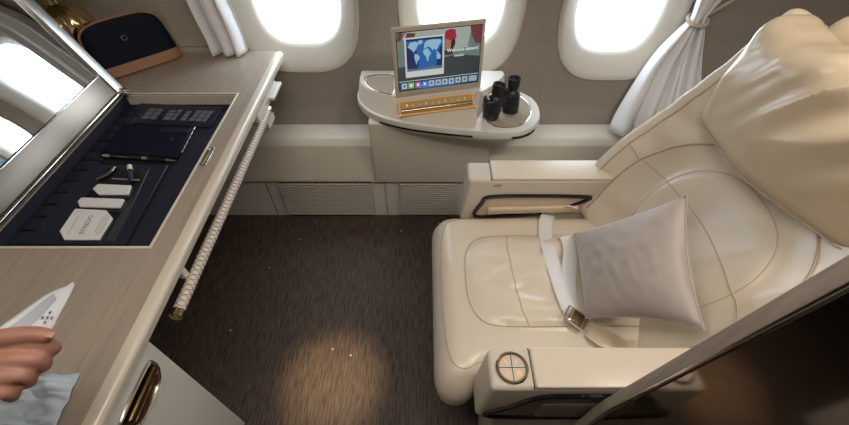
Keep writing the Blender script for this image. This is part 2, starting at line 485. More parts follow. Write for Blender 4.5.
# mirror lid on the compartment
lid = thing('mirror_lid', 'raised mirrored lid in a silver frame, hinged along the open desk compartment', 'mirror', (OPX0,1.04,ZD))
phi = math.radians(20)
dl = Vector((-sin(phi),0,cos(phi))); nl = Vector((cos(phi),0,sin(phi)))
def LP(s, y, o=0): return Vector((OPX0-.004,0,ZD+.012)) + dl*s + nl*o + Vector((0,y,0))
def lbox(bm, s0, s1, y0, y1, o0, o1, r=.004, n=(1,1,1)):
    R = Matrix((( dl.x,0,nl.x),(0,1,0),(dl.z,0,nl.z)))
    return rbox(bm, LP((s0+s1)/2,(y0+y1)/2,(o0+o1)/2), (s1-s0,y1-y0,o1-o0), r, n, rot=R)
obj('back_panel', lbox(NB(), .0, .455, .655, 1.425, -.016, -.002, .004), 'deskwood', lid)
obj('mirror_glass', lbox(NB(), .085, .43, .68, 1.385, -.003, .001, .0008), 'mirror', lid)
bm = NB()
lbox(bm, .0, .455, 1.385, 1.427, -.004, .012, .004); lbox(bm, .0, .455, .650, .680, -.004, .012, .004); lbox(bm, .43, .457, .650, 1.427, -.004, .012, .004)
obj('frame', bm, mat('satin_silver', (.80,.79,.76), .3, 1), lid)
obj('hinge_rail', lbox(NB(), .008, .086, .68, 1.385, -.002, .006, .002), mat('satin_taupe_metal', (.24,.20,.165), .3, 1), lid)
bm = NB(); tube(bm, [LP(.004,.655,.010), LP(.004,1.42,.010)], .0065, 10); tube(bm, [LP(.086,.68,.006), LP(.086,1.385,.006)], .0025, 8)
obj('hinge_rod', bm, 'chrome', lid)
bm = NB(); rbox(bm, (OPX0+.012,1.405,ZD+.014), (.035,.030,.022), .006); tube(bm, [(OPX0-.008,1.405,ZD+.022),(OPX0+.03,1.405,ZD+.022)], .009, 12)
obj('hinge_bracket', bm, 'chrome', lid)

# contents of the compartment
Z1 = ZT
def poly_at(px, z): return [at(u, v, z) for u, v in px]
def slab(name, px, z0, z1, m, parent=None, bw=.0015):
    bm = NB(); prism(bm, [(p.x,p.y) for p in poly_at(px, z1)], z0, z1)
    o = obj(name, bm, m, parent); bevel(o, bw, 2, 30); return o
t = thing('folder', 'flat navy folder printed with pale columns at the far end of the desk tray', 'folder', at(175,115,Z1))
slab('cover', [(140,103),(223,107),(210,127),(122,122)], Z1, Z1+.006, 'navycard', t)
bm = NB()
c0 = [at(150,108,Z1+.006), at(214,111,Z1+.006)]; c1 = [at(141,119,Z1+.006), at(205,122,Z1+.006)]
fpm = mat('faded_print', (.13,.14,.17), .5)
for (a, b) in ((.0,.10),(.12,.22),(.33,.44),(.46,.52),(.60,.68),(.74,.82),(.84,.92),(.94,1.0)):
    bm = NB()
    for k in range(3):
        f0 = .02+.33*k + (.1 if a in (.33,.6) and k == 0 else 0); f1 = .30+.33*k
        def pt(a_, f_): return (c0[0].lerp(c0[1], a_)).lerp(c1[0].lerp(c1[1], a_), f_)
        q = [pt(a,f0), pt(b,f0), pt(b,f1), pt(a,f1)]
        prism(bm, [(p.x,p.y) for p in q], Z1+.0061, Z1+.0066)
    obj('printed_column', bm, fpm, t, smooth=False)

t = thing('notebook', 'navy leather notebook with a small gold emblem lying above the pen', 'notebook', at(145,140,Z1))
slab('cover', [(124,123),(193,127),(176,157),(99,152)], Z1, Z1+.016, 'navy', t, .003)
slab('clasp_flap', [(163,126.5),(190,128.5),(187.5,132.5),(160,131)], Z1+.0162, Z1+.0185, 'navycard', t)
bm = NB()
for k in range(5):
    a = at(192.5-2.6*k,130+5.0*k,Z1+.012)
    rbox(bm, (a.x+.004,a.y,a.z), (.006,.030,.006), .002)
o = obj('metal_page_edge', bm, 'chrome', t)
bm = NB(); a = at(172,139,Z1+.0165)
prism(bm, [(a.x-.008,a.y-.010),(a.x+.008,a.y-.008),(a.x+.004,a.y-.002),(a.x+.006,a.y+.006),(a.x,a.y+.002),(a.x-.002,a.y-.004)], Z1+.0162, Z1+.0170)
obj('emblem', bm, 'gold', t, smooth=False)

a, b = at(102,155.5,Z1+.012), at(177,161.0,Z1+.012)
t = thing('pen', 'black ballpoint pen with silver tip and band below the notebook', 'pen', a.lerp(b,.5))
bm = NB(); tube(bm, [a.lerp(b,.10), a.lerp(b,.86)], .0075, 14); obj('barrel', bm, 'gloss', t)
bm = NB(); tube(bm, [a.lerp(b,.03), a.lerp(b,.12)], .0078, 14); obj('silver_cap', bm, 'chrome', t)
obj('silver_tip', tube(NB(), [a.lerp(b,.84), a.lerp(b,.985)], .0075, 14, rf=lambda q: .0075-.005*q), 'chrome', t)
obj('silver_band', tube(NB(), [a.lerp(b,.55), a.lerp(b,.62)], .0080, 14), 'chrome', t)

t = thing('skincare_kit', 'flat navy skincare box with a clear window, nearest the front of the tray', 'box', at(90,205,Z1))
slab('box_body', [(92,165),(168,165),(125,244),(22,243)], Z1, Z1+.012, 'navycard', t, .002)
slab('window_well', [(108,168),(149,169),(115,242),(52,241)], Z1+.0122, Z1+.0130, 'gloss', t, .0005)
bmf = NB()
ZK = Z1+.0135
def kitthing(name, label, cat, px, h, m, z=None):
    z = z or ZK
    bm = NB(); prism(bm, [(p.x,p.y) for p in poly_at(px, z+h)], z, z+h)
    o = obj(name, bm, m); bevel(o, h*.35, 3, 30); tag(o, label, cat)
    return o
kitthing('card_tag', 'white card tag with pointed left end, above the long white cream tube', 'tag', [(98,183.5),(131,185),(128,194),(98,194),(92,188.5)], .008, 'white')
kitthing('tube', 'long white cream tube directly above the eight-sided label', 'tube', [(81,197),(124,198.5),(119,207),(79,206),(77,201)], .010, 'white')
sl = thing('soap_label', 'pale eight-sided skincare label at the near end of the kit', 'label', at(86,223,ZK))
slab('card', [(75,208.5),(106,210),(112.5,218),(99,239.5),(64,239.5),(59.5,231)], ZK, ZK+.005, 'white', sl, .001)
cc = at(86.5,224.5,ZK+.0053)
ydir = at(92,214,ZK)-at(79,236,ZK)
fr = plane_frame(cc, ydir, (-1,0,0))
text('brand_lettering', 'BYREDO', .019, 'ink', fr, sl)
yd_ = ydir.normalized()
for dx_, ln_ in ((.036,.030),(.044,.040),(.052,.034),(-.038,.034)):
    m_ = cc+Vector((dx_,0,0)); obj('fine_print', tube(NB(), [m_-yd_*ln_, m_+yd_*ln_], .0007, 4), 'ink', sl)
a, b = at(129.5,166,ZK+.006), at(131,180,ZK+.006)
vi = thing('vial', 'tiny glass vial with a painted cream highlight above the white tags', 'vial', b)
obj('vial_glass', tube(NB(), [a.lerp(b,.35), b], .009, 12), 'glassy', vi)
obj('highlight', tube(NB(), [a, a.lerp(b,.55)], .0075, 12), mat('cream_highlight', (.75,.68,.5), .4), vi)  # cream glint on the glass, put in as a pale solid
obj('metal_band', tube(NB(), [at(112,178.5,ZK+.006), at(140,180,ZK+.006)], .0025, 8), 'chrome', vi)
cu_ = catmull([at(96,179,ZK+.005), at(104,176,ZK+.006), at(111,171,ZK+.006), at(114,167,ZK+.005)], 6)
tag(obj('ribbon', ribbon(NB(), cu_, .010, (0,0,1), .001), 'chrome'), 'curled silver ribbon in the far left corner of the kit window', 'ribbon')

# amenity pouch
pb0, pb1 = Vector((-1.330,1.510,ZD)), Vector((-1.090,1.738,ZD))
pouch = thing('amenity_pouch', 'navy amenity pouch with tan leather base, leaning in the desk corner', 'pouch', (pb0+pb1)/2)
ux = (pb1-pb0).normalized(); W_ = (pb1-pb0).length; nb = Vector((ux.y,-ux.x,0))   # towards camera
lean = math.radians(14)
uz = Vector((0,0,cos(lean))) - nb*sin(lean); un = nb*cos(lean)+Vector((0,0,sin(lean)))
def pouch_pt(a, b, o): return pb0 + ux*a*W_ + uz*b + un*o
def pouch_layer(b0, b1, top=False, grow=0, full=False):
    bm = NB(); nA, nB = 24, 14; hh = .20
    def wid(b): # width factor by height
        q = b/hh
        return 1 - .12*max(0, q)**1.4 - (.16*((q-.78)/.22)**3 if q > .78 else 0)
    for s in (1, -1):
        g = [[None]*(nA+1) for _ in range(nB+1)]
        for j in range(nB+1):
            b = b0+(b1-b0)*j/nB
            for i in range(nA+1):
                a = -1+2*i/nA
                th = (.030+grow)*(1-abs(a)**6)**.5*(1-.72*(b/hh)**1.3)
                hump = 1-.06*abs(a)**4 if top else 1
                g[j][i] = bm.verts.new(pouch_pt(.5+.5*a*wid(b)*(1+grow*4), b*hump if top else b, s*th + .012*0))
        for j in range(nB):
            for i in range(nA): bm.faces.new((g[j][i], g[j][i+1], g[j+1][i+1], g[j+1][i]))
        if s == 1: G1 = g
        else: G2 = g
    for j in range(nB):
        for i in (0, nA): bm.faces.new((G1[j][i], G2[j][i], G2[j+1][i], G1[j+1][i]))
    for j in (0, nB):
        for i in range(nA): bm.faces.new((G1[j][i], G2[j][i], G2[j][i+1], G1[j][i+1]))
    bmesh.ops.remove_doubles(bm, verts=bm.verts[:], dist=1e-5)
    return bm
obj('pouch_body', pouch_layer(.004, .20, True), 'navy', pouch)
obj('leather_base', pouch_layer(.0, .040, False, .003), 'tan', pouch)
def wd(b):
    q = b/.20; return 1 - .12*max(0, q)**1.4 - (.16*((q-.78)/.22)**3 if q > .78 else 0)
pts = []
for k in range(0, 15):
    b = .04+.16*k/14; pts.append(pouch_pt(.5-.5*wd(b), b*.945, -.004))
for i in range(1, 14):
    a = -1+2*i/14; pts.append(pouch_pt(.5+.5*a*wd(.2), .20*(1-.06*a**4)+.001, -.002))
for k in range(14, 9, -1):
    b = .04+.16*k/14; pts.append(pouch_pt(.5+.5*wd(b), b*.945, -.004))
obj('top_piping', tube(NB(), pts, .0065, 8), 'tan', pouch)
em = pouch_pt(.47,.128,.0235)
R = un.to_track_quat('Z','Y').to_matrix()
bm = NB(); lathe(bm, [(.005,.0),(.010,.0),(.011,.002),(.009,.0035),(.006,.0035),(.005,.002)], em, 24, R, f=lambda a, z: 1+.07*cos(8*a), cap=False)
obj('badge', bm, 'chrome', pouch)

# ribbed brass table lamp behind the lid
t = thing('table_lamp', 'fluted brass lamp base standing behind the mirrored lid', 'lamp', (-1.43,1.63,ZD))
prof = [(.045,0),(.065,.01),(.07,.03),(.05,.05),(.07,.08),(.09,.13),(.095,.18),(.08,.22),(.04,.25),(.02,.26),(.02,.33)]
obj('lamp_base', lathe(NB(), prof, (-1.43,1.63,ZD), 60, f=lambda a, z: 1+.05*cos(15*a)), 'gold', t)
obj('lamp_shade', lathe(NB(), [(.08,.33),(.10,.33),(.065,.46),(.05,.46)], (-1.43,1.63,ZD), 40), 'wallplain', t)

# plaited grab bar under the desk edge
hx, hz = -.647, .692
hb = thing('grab_bar', 'white plaited leather grab bar with gold ends below the desk edge', 'handle', (hx,.97,hz))
y0, y1, R0 = .515, 1.42, .0155
obj('grip', tube(NB(), [(hx,y0+(y1-y0)*i/40,hz) for i in range(41)], R0, 20), 'plaited', hb)
bm = NB()
for d_ in (1,-1):
    for k in range(3):
        N = 520
        pts = [(hx+(R0)*cos(d_*(2*pi*i/N*19)+2*pi*k/3), y0+(y1-y0)*i/N, hz+(R0)*sin(d_*(2*pi*i/N*19)+2*pi*k/3)) for i in range(N+1)]
        tube(bm, pts, .0009, 4)
obj('plait_lines', bm, 'stitch', hb)
bm = NB(); tube(bm, [(hx,y0-.018,hz),(hx,y0+.002,hz)], R0+.001, 20); tube(bm, [(hx,y0-.021,hz),(hx,y0-.017,hz)], R0-.004, 20)
obj('end_cap', bm, 'gold', hb)
obj('end_cap', tube(NB(), [(hx,y1-.002,hz),(hx,y1+.022,hz)], R0+.001, 20), 'gold', hb)
for yy in (y0+.10, y1-.06):
    bm = NB(); rbox(bm, (hx-.016,yy,hz+.026), (.016,.020,.030), .003); obj('bracket', bm, 'lightshell', hb)
sb = thing('switch_box', 'small white folding tab and clip at the far end of the desk edge', 'switch', (-.63,1.55,.69))
box('tab', (-.668,1.47,.715), (-.625,1.60,.728), 'lightshell', sb, r=.003)
box('clip', (-.660,1.36,.65), (-.632,1.44,.700), 'lightshell', sb, r=.006)
box('mount', (-.675,1.33,.70), (-.650,1.60,.733), 'lightshell', sb, r=.003)

# ================================================================== SIDE CONSOLE
con = thing('side_console', 'cream side console with curved top jutting from the wall under the middle window', 'side console', (.03,1.6,.26))
box('pedestal', (-.245,1.448,.262), (.30,1.70,.615), 'shell', con, r=.008)
low = [(-.30,1.735),(-.31,1.64),(-.285,1.55),(-.215,1.47),(-.1,1.415),(.05,1.378),(.2,1.355),(.32,1.342),(.42,1.36),(.485,1.43),(.505,1.52),(.49,1.60),(.44,1.66),(.40,1.725)]
lowc = [(p.x,p.y) for p in catmull([(a,b,0) for a,b in low], 5)]
def loft(bm, loops):
    R = [[bm.verts.new(p) for p in L] for L in loops]; N = len(R[0])
    for A, B in zip(R, R[1:]):
        for i in range(N): bm.faces.new((A[i], A[(i+1)%N], B[(i+1)%N], B[i]))
    bm.faces.new(R[0][::-1]); bm.faces.new(R[-1])
    return bm
cxx, cyy = .09, 1.56
def sc(k, z, ybk=1.735): return [((x-cxx)*k+cxx, min((y-cyy)*k+cyy, ybk), z) for x, y in lowc]
bm = loft(NB(), [sc(.86,.585), sc(.93,.592), sc(.985,.606), sc(1,.618), sc(1,.636), sc(.99,.645)])
tb = obj('rim', bm, 'lightshell', con)
up0 = [(-.297,1.738),(-.303,1.64),(-.276,1.555),(-.208,1.482),(-.1,1.428),(.05,1.392),(.2,1.372),(.232,1.46),(.367,1.69),(.367,1.738)]
up1 = [(-.295,1.743),(-.293,1.65),(-.255,1.585),(-.175,1.535),(-.1,1.525),(.05,1.540),(.205,1.565),(.262,1.570),(.362,1.69),(.365,1.743)]
L0 = catmull([(a,b,.643) for a,b in up0], 4); L1 = catmull([(a,b,.696) for a,b in up1], 4)
L2 = [Vector(((p.x-.03)*.985+.03, (p.y-1.6)*.985+1.6+.002, .701)) for p in L1]
o = obj('deck', loft(NB(), [L0, L1, L2]), 'shell', con)
for m_ in ('lightshell',):
    o.data.materials.append(M[m_])
for p in o.data.polygons:
    if len(p.vertices) > 4 and p.center.z > .69: p.material_index = 1
# dark gap line along the front rim
fr_ = [Vector((x,y-.0008,.618)) for x, y in lowc]
seg_ = [p for p in fr_ if -.20 < p.x < .22 and p.y < 1.5]
obj('slot_line', ribbon(NB(), seg_, .009, [Vector((-.25,-1,0))]*len(seg_), .0015), 'gloss', con)
seg_ = [p for p in fr_ if .36 < p.x < .475 and p.y < 1.44]
obj('slot_line', ribbon(NB(), seg_, .012, [Vector((.4,-1,0))]*len(seg_), .0015), 'gloss', con)
# wooden inlay tray, right
inl = [(.255,1.475),(.285,1.392),(.36,1.380),(.415,1.405),(.455,1.47),(.462,1.545),(.44,1.60),(.40,1.63),(.36,1.655),(.31,1.575)]
bm = NB(); prism(bm, inl, .6445, .6465); o = obj('wood_inlay', bm, 'strip', con, smooth=False)
o.data.materials.clear(); o.data.materials.append(M['deskwood'])
obj('inlay_trim', tube(NB(), catmull([(a,b,.6470) for a,b in inl], 5, True), .0032, 8, True), 'chrome', con)
inl2 = [(-.262,1.69),(-.262,1.63),(-.225,1.575),(-.165,1.545),(-.135,1.55),(-.14,1.69)]
bm = NB(); prism(bm, inl2, .7005, .7020); obj('wood_inlay', bm, 'deskwood', con, smooth=False)
obj('inlay_trim', tube(NB(), catmull([(a,b,.7025) for a,b in inl2], 5, True), .0026, 8, True), 'gold', con)
# orange lit strip on the sloping front
s0, s1 = at(401,113,.664), at(474,103.5,.664)
sx_ = (s1-s0).normalized(); sy_ = Vector((0,.115,.053)).normalized(); sn = sx_.cross(sy_).normalized()
def SP(a, b, o=0):   # a,b in metres on the slope
    y = 0; p = Vector((s0.x,0,0)) + Vector((a,0,0))
    # slope surface
    import_y = 1.40 + (.15-.35*(p.x+.05))*0
    return p
# slope plane through three surface points
pA, pB, pC = Vector((-.100,1.425,.6515)), Vector((.216,1.467,.6705)), Vector((-.100,1.503,.6875))
pn = (pB-pA).cross(pC-pA).normalized()
ex = (pB-pA).normalized(); ey = pn.cross(ex).normalized()
def SL(x, q, o=0):   # x metres from pA along, q up the slope
    return pA + ex*x + ey*q + pn*o
SR = Matrix((ex, ey, pn)).transposed()
def sbox(bm, x0, x1, q0, q1, o0, o1, r=.001): return rbox(bm, SL((x0+x1)/2,(q0+q1)/2,(o0+o1)/2), (x1-x0,q1-q0,o1-o0), r, (1,1,1), rot=SR)
ls = thing('light_strip', 'amber backlit control strip on the sloping face below the screen', 'control strip', SL(.15,.05))
amber = emis('amber_glow', (1,.45,.08), .8)
obj('recess', sbox(NB(), -.004,.322,.012,.086,-.012,.005,.0025), mat('amber_tinted_panel', (.46,.32,.15), .35), ls)
obj('outline', tube(NB(), catmull([SL(x,q,.0050) for x,q in ((.002,.020),(.002,.078),(.008,.081),(.311,.081),(.317,.078),(.317,.020),(.311,.017),(.008,.017))], 4, True), .0009, 6, True), amber, ls)
obj('brass_slider', tube(NB(), [SL(.012,.033,.009), SL(.308,.033,.009)], .0105, 12), 'gold', ls)
for q_ in (.006, .298): obj('slider_end', tube(NB(), [SL(q_,.033,.009), SL(q_+.016,.033,.009)], .0095, 12), 'chrome', ls)
for k in range(10):
    bm = NB(); sbox(bm, .030+.028*k, .034+.028*k+(.004 if k == 0 else 0), .055, .063+(.004 if k%3==0 else 0), .005, .0056, .0002)
    obj('lit_symbol', bm, amber, ls)
# round socket on the step
RR = Vector((.87,-.49,0)).to_track_quat('Z','Y').to_matrix()
ks = lathe(NB(), [(.008,0),(.019,0),(.021,.004),(.018,.008),(.012,.008),(.010,.004)], (.290,1.562,.674), 28, RR, cap=False)
tag(obj('socket_ring', ks, 'gold'), 'round gold-rimmed socket behind the binoculars', 'socket')

# ------------------------------------------------------------------ monitor
mon = thing('monitor', 'tablet-like touchscreen showing a world map, standing on the side console', 'screen', (.055,1.54,.70))
bl, br_ = Vector((-.122,1.512,.701)), Vector((.250,1.598,.701))
tl = Vector((-.126,1.530,.990))
mx_ = (br_-bl).normalized(); my_ = (tl-bl); my_ = (my_-mx_*my_.dot(mx_)).normalized(); mn = mx_.cross(my_)   # mn faces camera?
if mn.y > 0: mn = -mn
MW, MH = .380, .288
MR = Matrix((mx_, my_, mn)).transposed()
if MR.determinant() < 0: pass
def MP(a, b, o=0): return bl + mx_*a + my_*b + mn*o
def mslab(bm, a0, a1, b0, b1, o0, o1, r=.001): return rbox(bm, MP((a0+a1)/2,(b0+b1)/2,(o0+o1)/2), (a1-a0,b1-b0,abs(o1-o0)), r, (1,1,1), rot=MR)
ms = mat('monitor_champagne', (.50,.435,.35), .38)
obj('casing', mslab(NB(), 0,MW,0,MH,-.014,0,.006), ms, mon)
sa0, sa1, sb0, sb1 = .018, MW-.018, .030, MH-.020
SWd, SHt = sa1-sa0, sb1-sb0
def quad(bm, pts, o=.0006):
    vs = [bm.verts.new(MP(sa0+a*SWd, sb0+b*SHt, o)) for a, b in pts]
    bm.faces.new(vs); return bm
scr = mslab(NB(), sa0-.003,sa1+.003,sb0-.003,sb1+.003,-.001,.0004,.0004)
screen = obj('display', scr, 'gloss', mon)
def px_col(name, pts_list, col, o, s=1.0):
    bm = NB()
    for pts in pts_list: quad(bm, pts, o)
    return obj(name, bm, emis(name+'_light', col, s), screen, smooth=False)
ES = .62
px_col('backdrop', [[(0,.17),(1,.17),(1,1),(0,1)]], (.16,.21,.20), .0007, ES)
px_col('backdrop_shade', [[(0,.17),(1,.17),(1,.48),(.72,.55),(0,.42)]], (.045,.055,.06), .0009, ES)
px_col('pale_ceiling_shape', [[(0,.80),(.10,.97),(.12,1),(.88,1),(.84,.66),(.66,.64),(.62,.84),(.05,.88)]], (.36,.42,.38), .0010, ES)
for q_ in ([(0,.86),(.02,1),(.07,1),(.06,.88)],[(.10,.90),(.12,.99),(.22,.97),(.2,.89)],[(.88,.86),(.86,1),(1,1),(1,.70),(.94,.70)]): px_col('maroon_shape', [q_], (.16,.04,.045), .0011, ES)
px_col('face', [[(.57,.62),(.63,.62),(.665,.70),(.66,.82),(.57,.82)]], (.36,.19,.13), .0012, ES)
px_col('dark_hair', [[(.63,.62),(.66,.64),(.69,.74),(.68,.86),(.64,.86),(.635,.70)]], (.03,.02,.02), .0013, ES)
px_col('uniform', [[(.56,.56),(.66,.56),(.67,.62),(.56,.64)]], (.03,.035,.05), .00125, ES)
px_col('red_hat', [[(.555,.84),(.565,.955),(.62,.985),(.685,.97),(.70,.83),(.63,.80)]], (.36,.02,.04), .0014, ES)
px_col('map_border', [[(.085,.23),(.555,.23),(.555,.91),(.085,.91)]], (.62,.66,.66), .0016, ES)
px_col('map_sea', [[(.105,.34),(.535,.34),(.535,.885),(.105,.885)]], (.02,.13,.42), .0018, ES)
px_col('night_side', [[(.105,.34),(.21,.34),(.25,.45),(.22,.70),(.16,.80),(.105,.80)],[(.535,.34),(.46,.34),(.47,.55),(.50,.70),(.535,.76)],[(.105,.85),(.535,.85),(.535,.885),(.105,.885)]], (.012,.03,.11), .0019, ES)
px_col('ice_band', [[(.105,.345),(.535,.345),(.535,.385),(.40,.40),(.28,.37),(.105,.39)]], (.12,.17,.25), .0020, ES)
land = [[(.12,.76),(.15,.83),(.22,.84),(.25,.80),(.22,.72),(.19,.66),(.17,.70),(.14,.74)],[(.24,.80),(.25,.85),(.29,.86),(.30,.82),(.27,.78)],
 [(.20,.64),(.23,.63),(.26,.58),(.255,.54),(.23,.50),(.22,.44),(.205,.52),(.195,.58)],
 [(.31,.71),(.32,.80),(.35,.84),(.42,.85),(.50,.84),(.525,.80),(.49,.74),(.47,.68),(.45,.66),(.44,.70),(.41,.66),(.40,.70),(.37,.74)],
 [(.31,.70),(.36,.71),(.38,.66),(.40,.62),(.37,.57),(.365,.50),(.35,.48),(.34,.56),(.31,.62),(.30,.66)],
 [(.46,.58),(.49,.61),(.515,.57),(.51,.51),(.47,.51)],[(.45,.64),(.48,.63),(.50,.61),(.47,.60)]]
px_col('map_land', land, (.30,.52,.72), .0022, ES)
px_col('taskbar', [[(0,0),(1,0),(1,.155),(0,.155)]], (.02,.06,.15), .0008, ES)
px_col('taskbar_glow', [[(.22,0),(.72,0),(.66,.10),(.28,.10)]], (.03,.20,.55), .0010, ES)
px_col('taskbar_line', [[(0,.160),(1,.160),(1,.172),(0,.172)]], (.55,.62,.62), .0012, ES)
cols = [(.45,.55,.58),(.30,.62,.10),(.50,.16,.42),(.12,.25,.60)]+[(.42,.52,.56)]*6
for k in range(10):
    a0 = .028+.085*k
    io = px_col('app_icon', [[(a0,.028),(a0+.068,.028),(a0+.068,.132),(a0,.132)]], cols[k], .0014, ES)
    px_col('icon_mark', [[(a0+.02,.06),(a0+.048,.065),(a0+.042,.105),(a0+.022,.10)]], (.9,.95,.95) if k in (1,2,3) else (.05,.08,.12), .0016, ES)
px_col('status_tab', [[(.88,.028),(.985,.028),(.985,.132),(.88,.132)]], (.36,.44,.46), .0014, ES)
white_e = emis('screen_white', (.8,.85,.85), .8)
tm = plane_frame(MP(sa0+.78*SWd, sb0+.63*SHt, .0018), mx_, my_)
text('welcome_lettering', 'Welcome aboard', .0185, white_e, tm, screen)
tm = plane_frame(MP(sa0+.74*SWd, sb0+.53*SHt, .0018), mx_, my_)
px_col('greeting_underline', [[(.68,.515),(.80,.515),(.80,.545),(.68,.545)]], (.5,.55,.55), .0018, ES)
obj('stand_foot', mslab(NB(), .08,.29,-.012,.012,-.016,-.004,.003), ms, mon)
obj('speaker_slot', mslab(NB(), .10,.27,.010,.014,-.0002,.0006,.0002), 'piping', mon)
# ------------------------------------------------------------------ binoculars
bi = thing('binoculars', 'black binoculars standing upright on the console tray', 'binoculars', (.33,1.50,.648))
def barrel(cx_, cy_, k):
    bm = NB()
    R_ = Matrix.Rotation(math.radians(9 if k == 0 else -2), 3, 'Y') @ Matrix.Rotation(math.radians(-4), 3, 'X')
    c_ = (cx_, cy_, .648)
    prof = [(.030,0),(.0345,.002),(.0355,.012),(.035,.05),(.033,.075),(.029,.090),(.022,.098),(.019,.102),(.019,.106)]
    lathe(bm, prof, c_, 28, R_)
    rbox(bm, Vector(c_)+Vector((-.004,.006,.055)), (.062,.066,.072), .018, (2,2,2))
    b_ = obj('barrel', bm, 'black', bi)
    bm = NB()
    lathe(bm, [(.0205,.104),(.024,.106),(.0255,.112),(.0275,.142),(.027,.150),(.021,.150),(.019,.143),(.016,.138)], c_, 28, R_)
    e_ = obj('eyecup', bm, 'black', b_)
    obj('eyepiece_lens', lathe(NB(), [(.0005,.1355),(.014,.1355),(.014,.137),(.0005,.1385)], c_, 24, R_), 'glassy', b_)
    bm = NB()
    lathe(bm, [(.0352,.030),(.0362,.031),(.0362,.033),(.0352,.034)], c_, 28, R_); obj('band', bm, 'gloss', b_)
barrel(.280,1.452,0); barrel(.372,1.498,1)
bm = NB(); rbox(bm, (.331,1.475,.715), (.036,.026,.05), .008, (1,1,1), rot=Matrix.Rotation(.5,3,'Z')); tube(bm, [(.331,1.475,.735),(.331,1.475,.768)], .010, 16)
obj('hinge_wheel', bm, 'black', bi)

# ================================================================== SEAT
YC = .765
seat = thing('airline_seat', 'wide cream leather suite seat with stitched cushion and big gathered headrest', 'seat', (.55,YC,0))
# base plinth
box('base', (.20,.47,.0), (1.0,1.07,.30), 'shell', seat, r=.02)
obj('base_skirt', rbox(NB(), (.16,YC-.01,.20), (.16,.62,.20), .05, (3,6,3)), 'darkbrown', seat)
def cush_h(x, y):
    """height of the cushion top at x from front, y from centre"""
    h = .455
    h += .014*cos(min(1,abs(y)/.30)*pi/2)*cos(min(1, abs(x-.36)/.36)*pi/2)
    # padded inner panel
    e = ((x-.45)/.30)**4 + (y/.178)**4
    h += .012/(1+math.exp((e-1)*9))
    h += .0035*noise.noise(Vector((x*9, y*9, 2)))
    if e < 1.2: h += (.009*noise.noise(Vector((x*9+y*9, y*22-x*4, 5)))+.005*(1-abs(noise.noise(Vector((x*8-y*6, y*14, 9))))*2))*max(0, 1.2-e)
    return h
def cushf(p):
    # p local to centre (.38, YC, .37): half sizes .355,.325,.085
    x = p.x+.38; y = p.y
    q = Vector(p)
    if p.z > 0: q.z = (cush_h(x, y)-.37)*(p.z/.085)
    # front roll
    if x < .13: q.z -= .9*(.13-x)**2*3
    if abs(y) > .25: q.z -= 1.5*(abs(y)-.25)**2*2
    if y < -.18: q.y -= .055*min(1,(-.18-y)/.12)*(1/(1+math.exp((x-.145)/.012)))
    return q
obj('seat_cushion', rbox(NB(), (.385,YC,.37), (.71,.645,.17), .070, (56,50,4), cushf), 'leather', seat)
def ctop(x, y, o=.0015):
    z = cush_h(x-.005, y-YC)
    if x-.005 < .13: z -= .9*(.13-x+.005)**2*3
    if abs(y-YC) > .25: z -= 1.5*(abs(y-YC)-.25)**2*2
    # rounding near rim
    for d_ in ((x-.03), (.3225-abs(y-YC))):
        if d_ < .07: z -= .07-math.sqrt(max(0,.07**2-(.07-max(d_,0))**2))
    if y-YC < -.18: y -= .055*min(1,(-.18-(y-YC))/.12)*(1/(1+math.exp((x-.145)/.012)))
    return Vector((x, y, z+o))
def cseam(pts, r=.0022, k=8, close=False):
    P = catmull([(a,b,0) for a,b in pts], k, close)
    return [ctop(p.x, p.y) for p in P]
bm = NB()
tube(bm, cseam([(.73,YC+.178),(.45,YC+.183),(.27,YC+.183),(.19,YC+.165),(.15,YC+.10),(.143,YC),(.150,YC-.10),(.19,YC-.165),(.27,YC-.183),(.45,YC-.183),(.73,YC-.178)]), .0017, 6)
tube(bm, cseam([(.31,YC+.183),(.30,YC+.1),(.31,YC-.1),(.33,YC-.183)]), .0013, 6)
tube(bm, cseam([(.70,YC+.285),(.3,YC+.285),(.13,YC+.275),(.072,YC+.22),(.062,YC),(.072,YC-.22),(.13,YC-.275),(.3,YC-.285),(.70,YC-.285)]), .0015, 6)
obj('cushion_seams', bm, 'piping', seat)
# leg rest below the front
obj('leg_rest', rbox(NB(), (.125,YC,.255), (.15,.60,.15), .05, (4,12,3), f=lambda p: (p.x+.25*(.075-p.z)*.4, p.y, p.z)), 'leather_soft', seat)

# back
A0 = math.radians(31)
def backc(s):   # centre line
    return Vector((.675+s*sin(A0), 0, .43+s*cos(A0)))
bn = Vector((-cos(A0),0,sin(A0)))
def wing(y, s): return .105*min(1.2,abs(y)/.40)**2.3*(1+.30*math.exp(-((s-.27)/.17)**2))
def lumb(y, s):
    e = (abs(y)/.215)**2.4 + (abs(s-.285)/.205)**2.4
    b = .026/(1+math.exp((e-1)*11))
    e2 = (abs(y)/.30)**3 + (abs(s-.32)/.34)**3
    b -= .016/(1+math.exp((e2-1)*7))
    return b
def backn(y, s):
    return .003*noise.noise(Vector((y*11, s*11, 1))) + .006*noise.noise(Vector((y*8+s*14, s*5-y*9, 6)))*min(1,max(0,(abs(y)-.18)/.1))
def bpt(y, s, o=0):
    p = backc(s); d = wing(y, s)+lumb(y, s)+o
    d += backn(y, s)
    return Vector((p.x+bn.x*d, YC+y, p.z+bn.z*d))
def backf(p):
    # local: x thickness (.07 half, -x is the front), y width, z along
    s = p.z+.42; y = p.y
    front = (-p.x+.065)/.13     # 1 at front face
    base = backc(s)
    rnd = 0
    d = -.13*(1-front) + wing(y, s) + max(0,front)*lumb(y, s)
    hw = 1.0
    d += backn(y, s)*front
    return Vector((base.x+bn.x*d, YC+y*hw, base.z+bn.z*d))
obj('backrest', rbox(NB(), (0,0,0), (.13,.83,.87), .032, (2,64,64), backf), 'leather', seat)
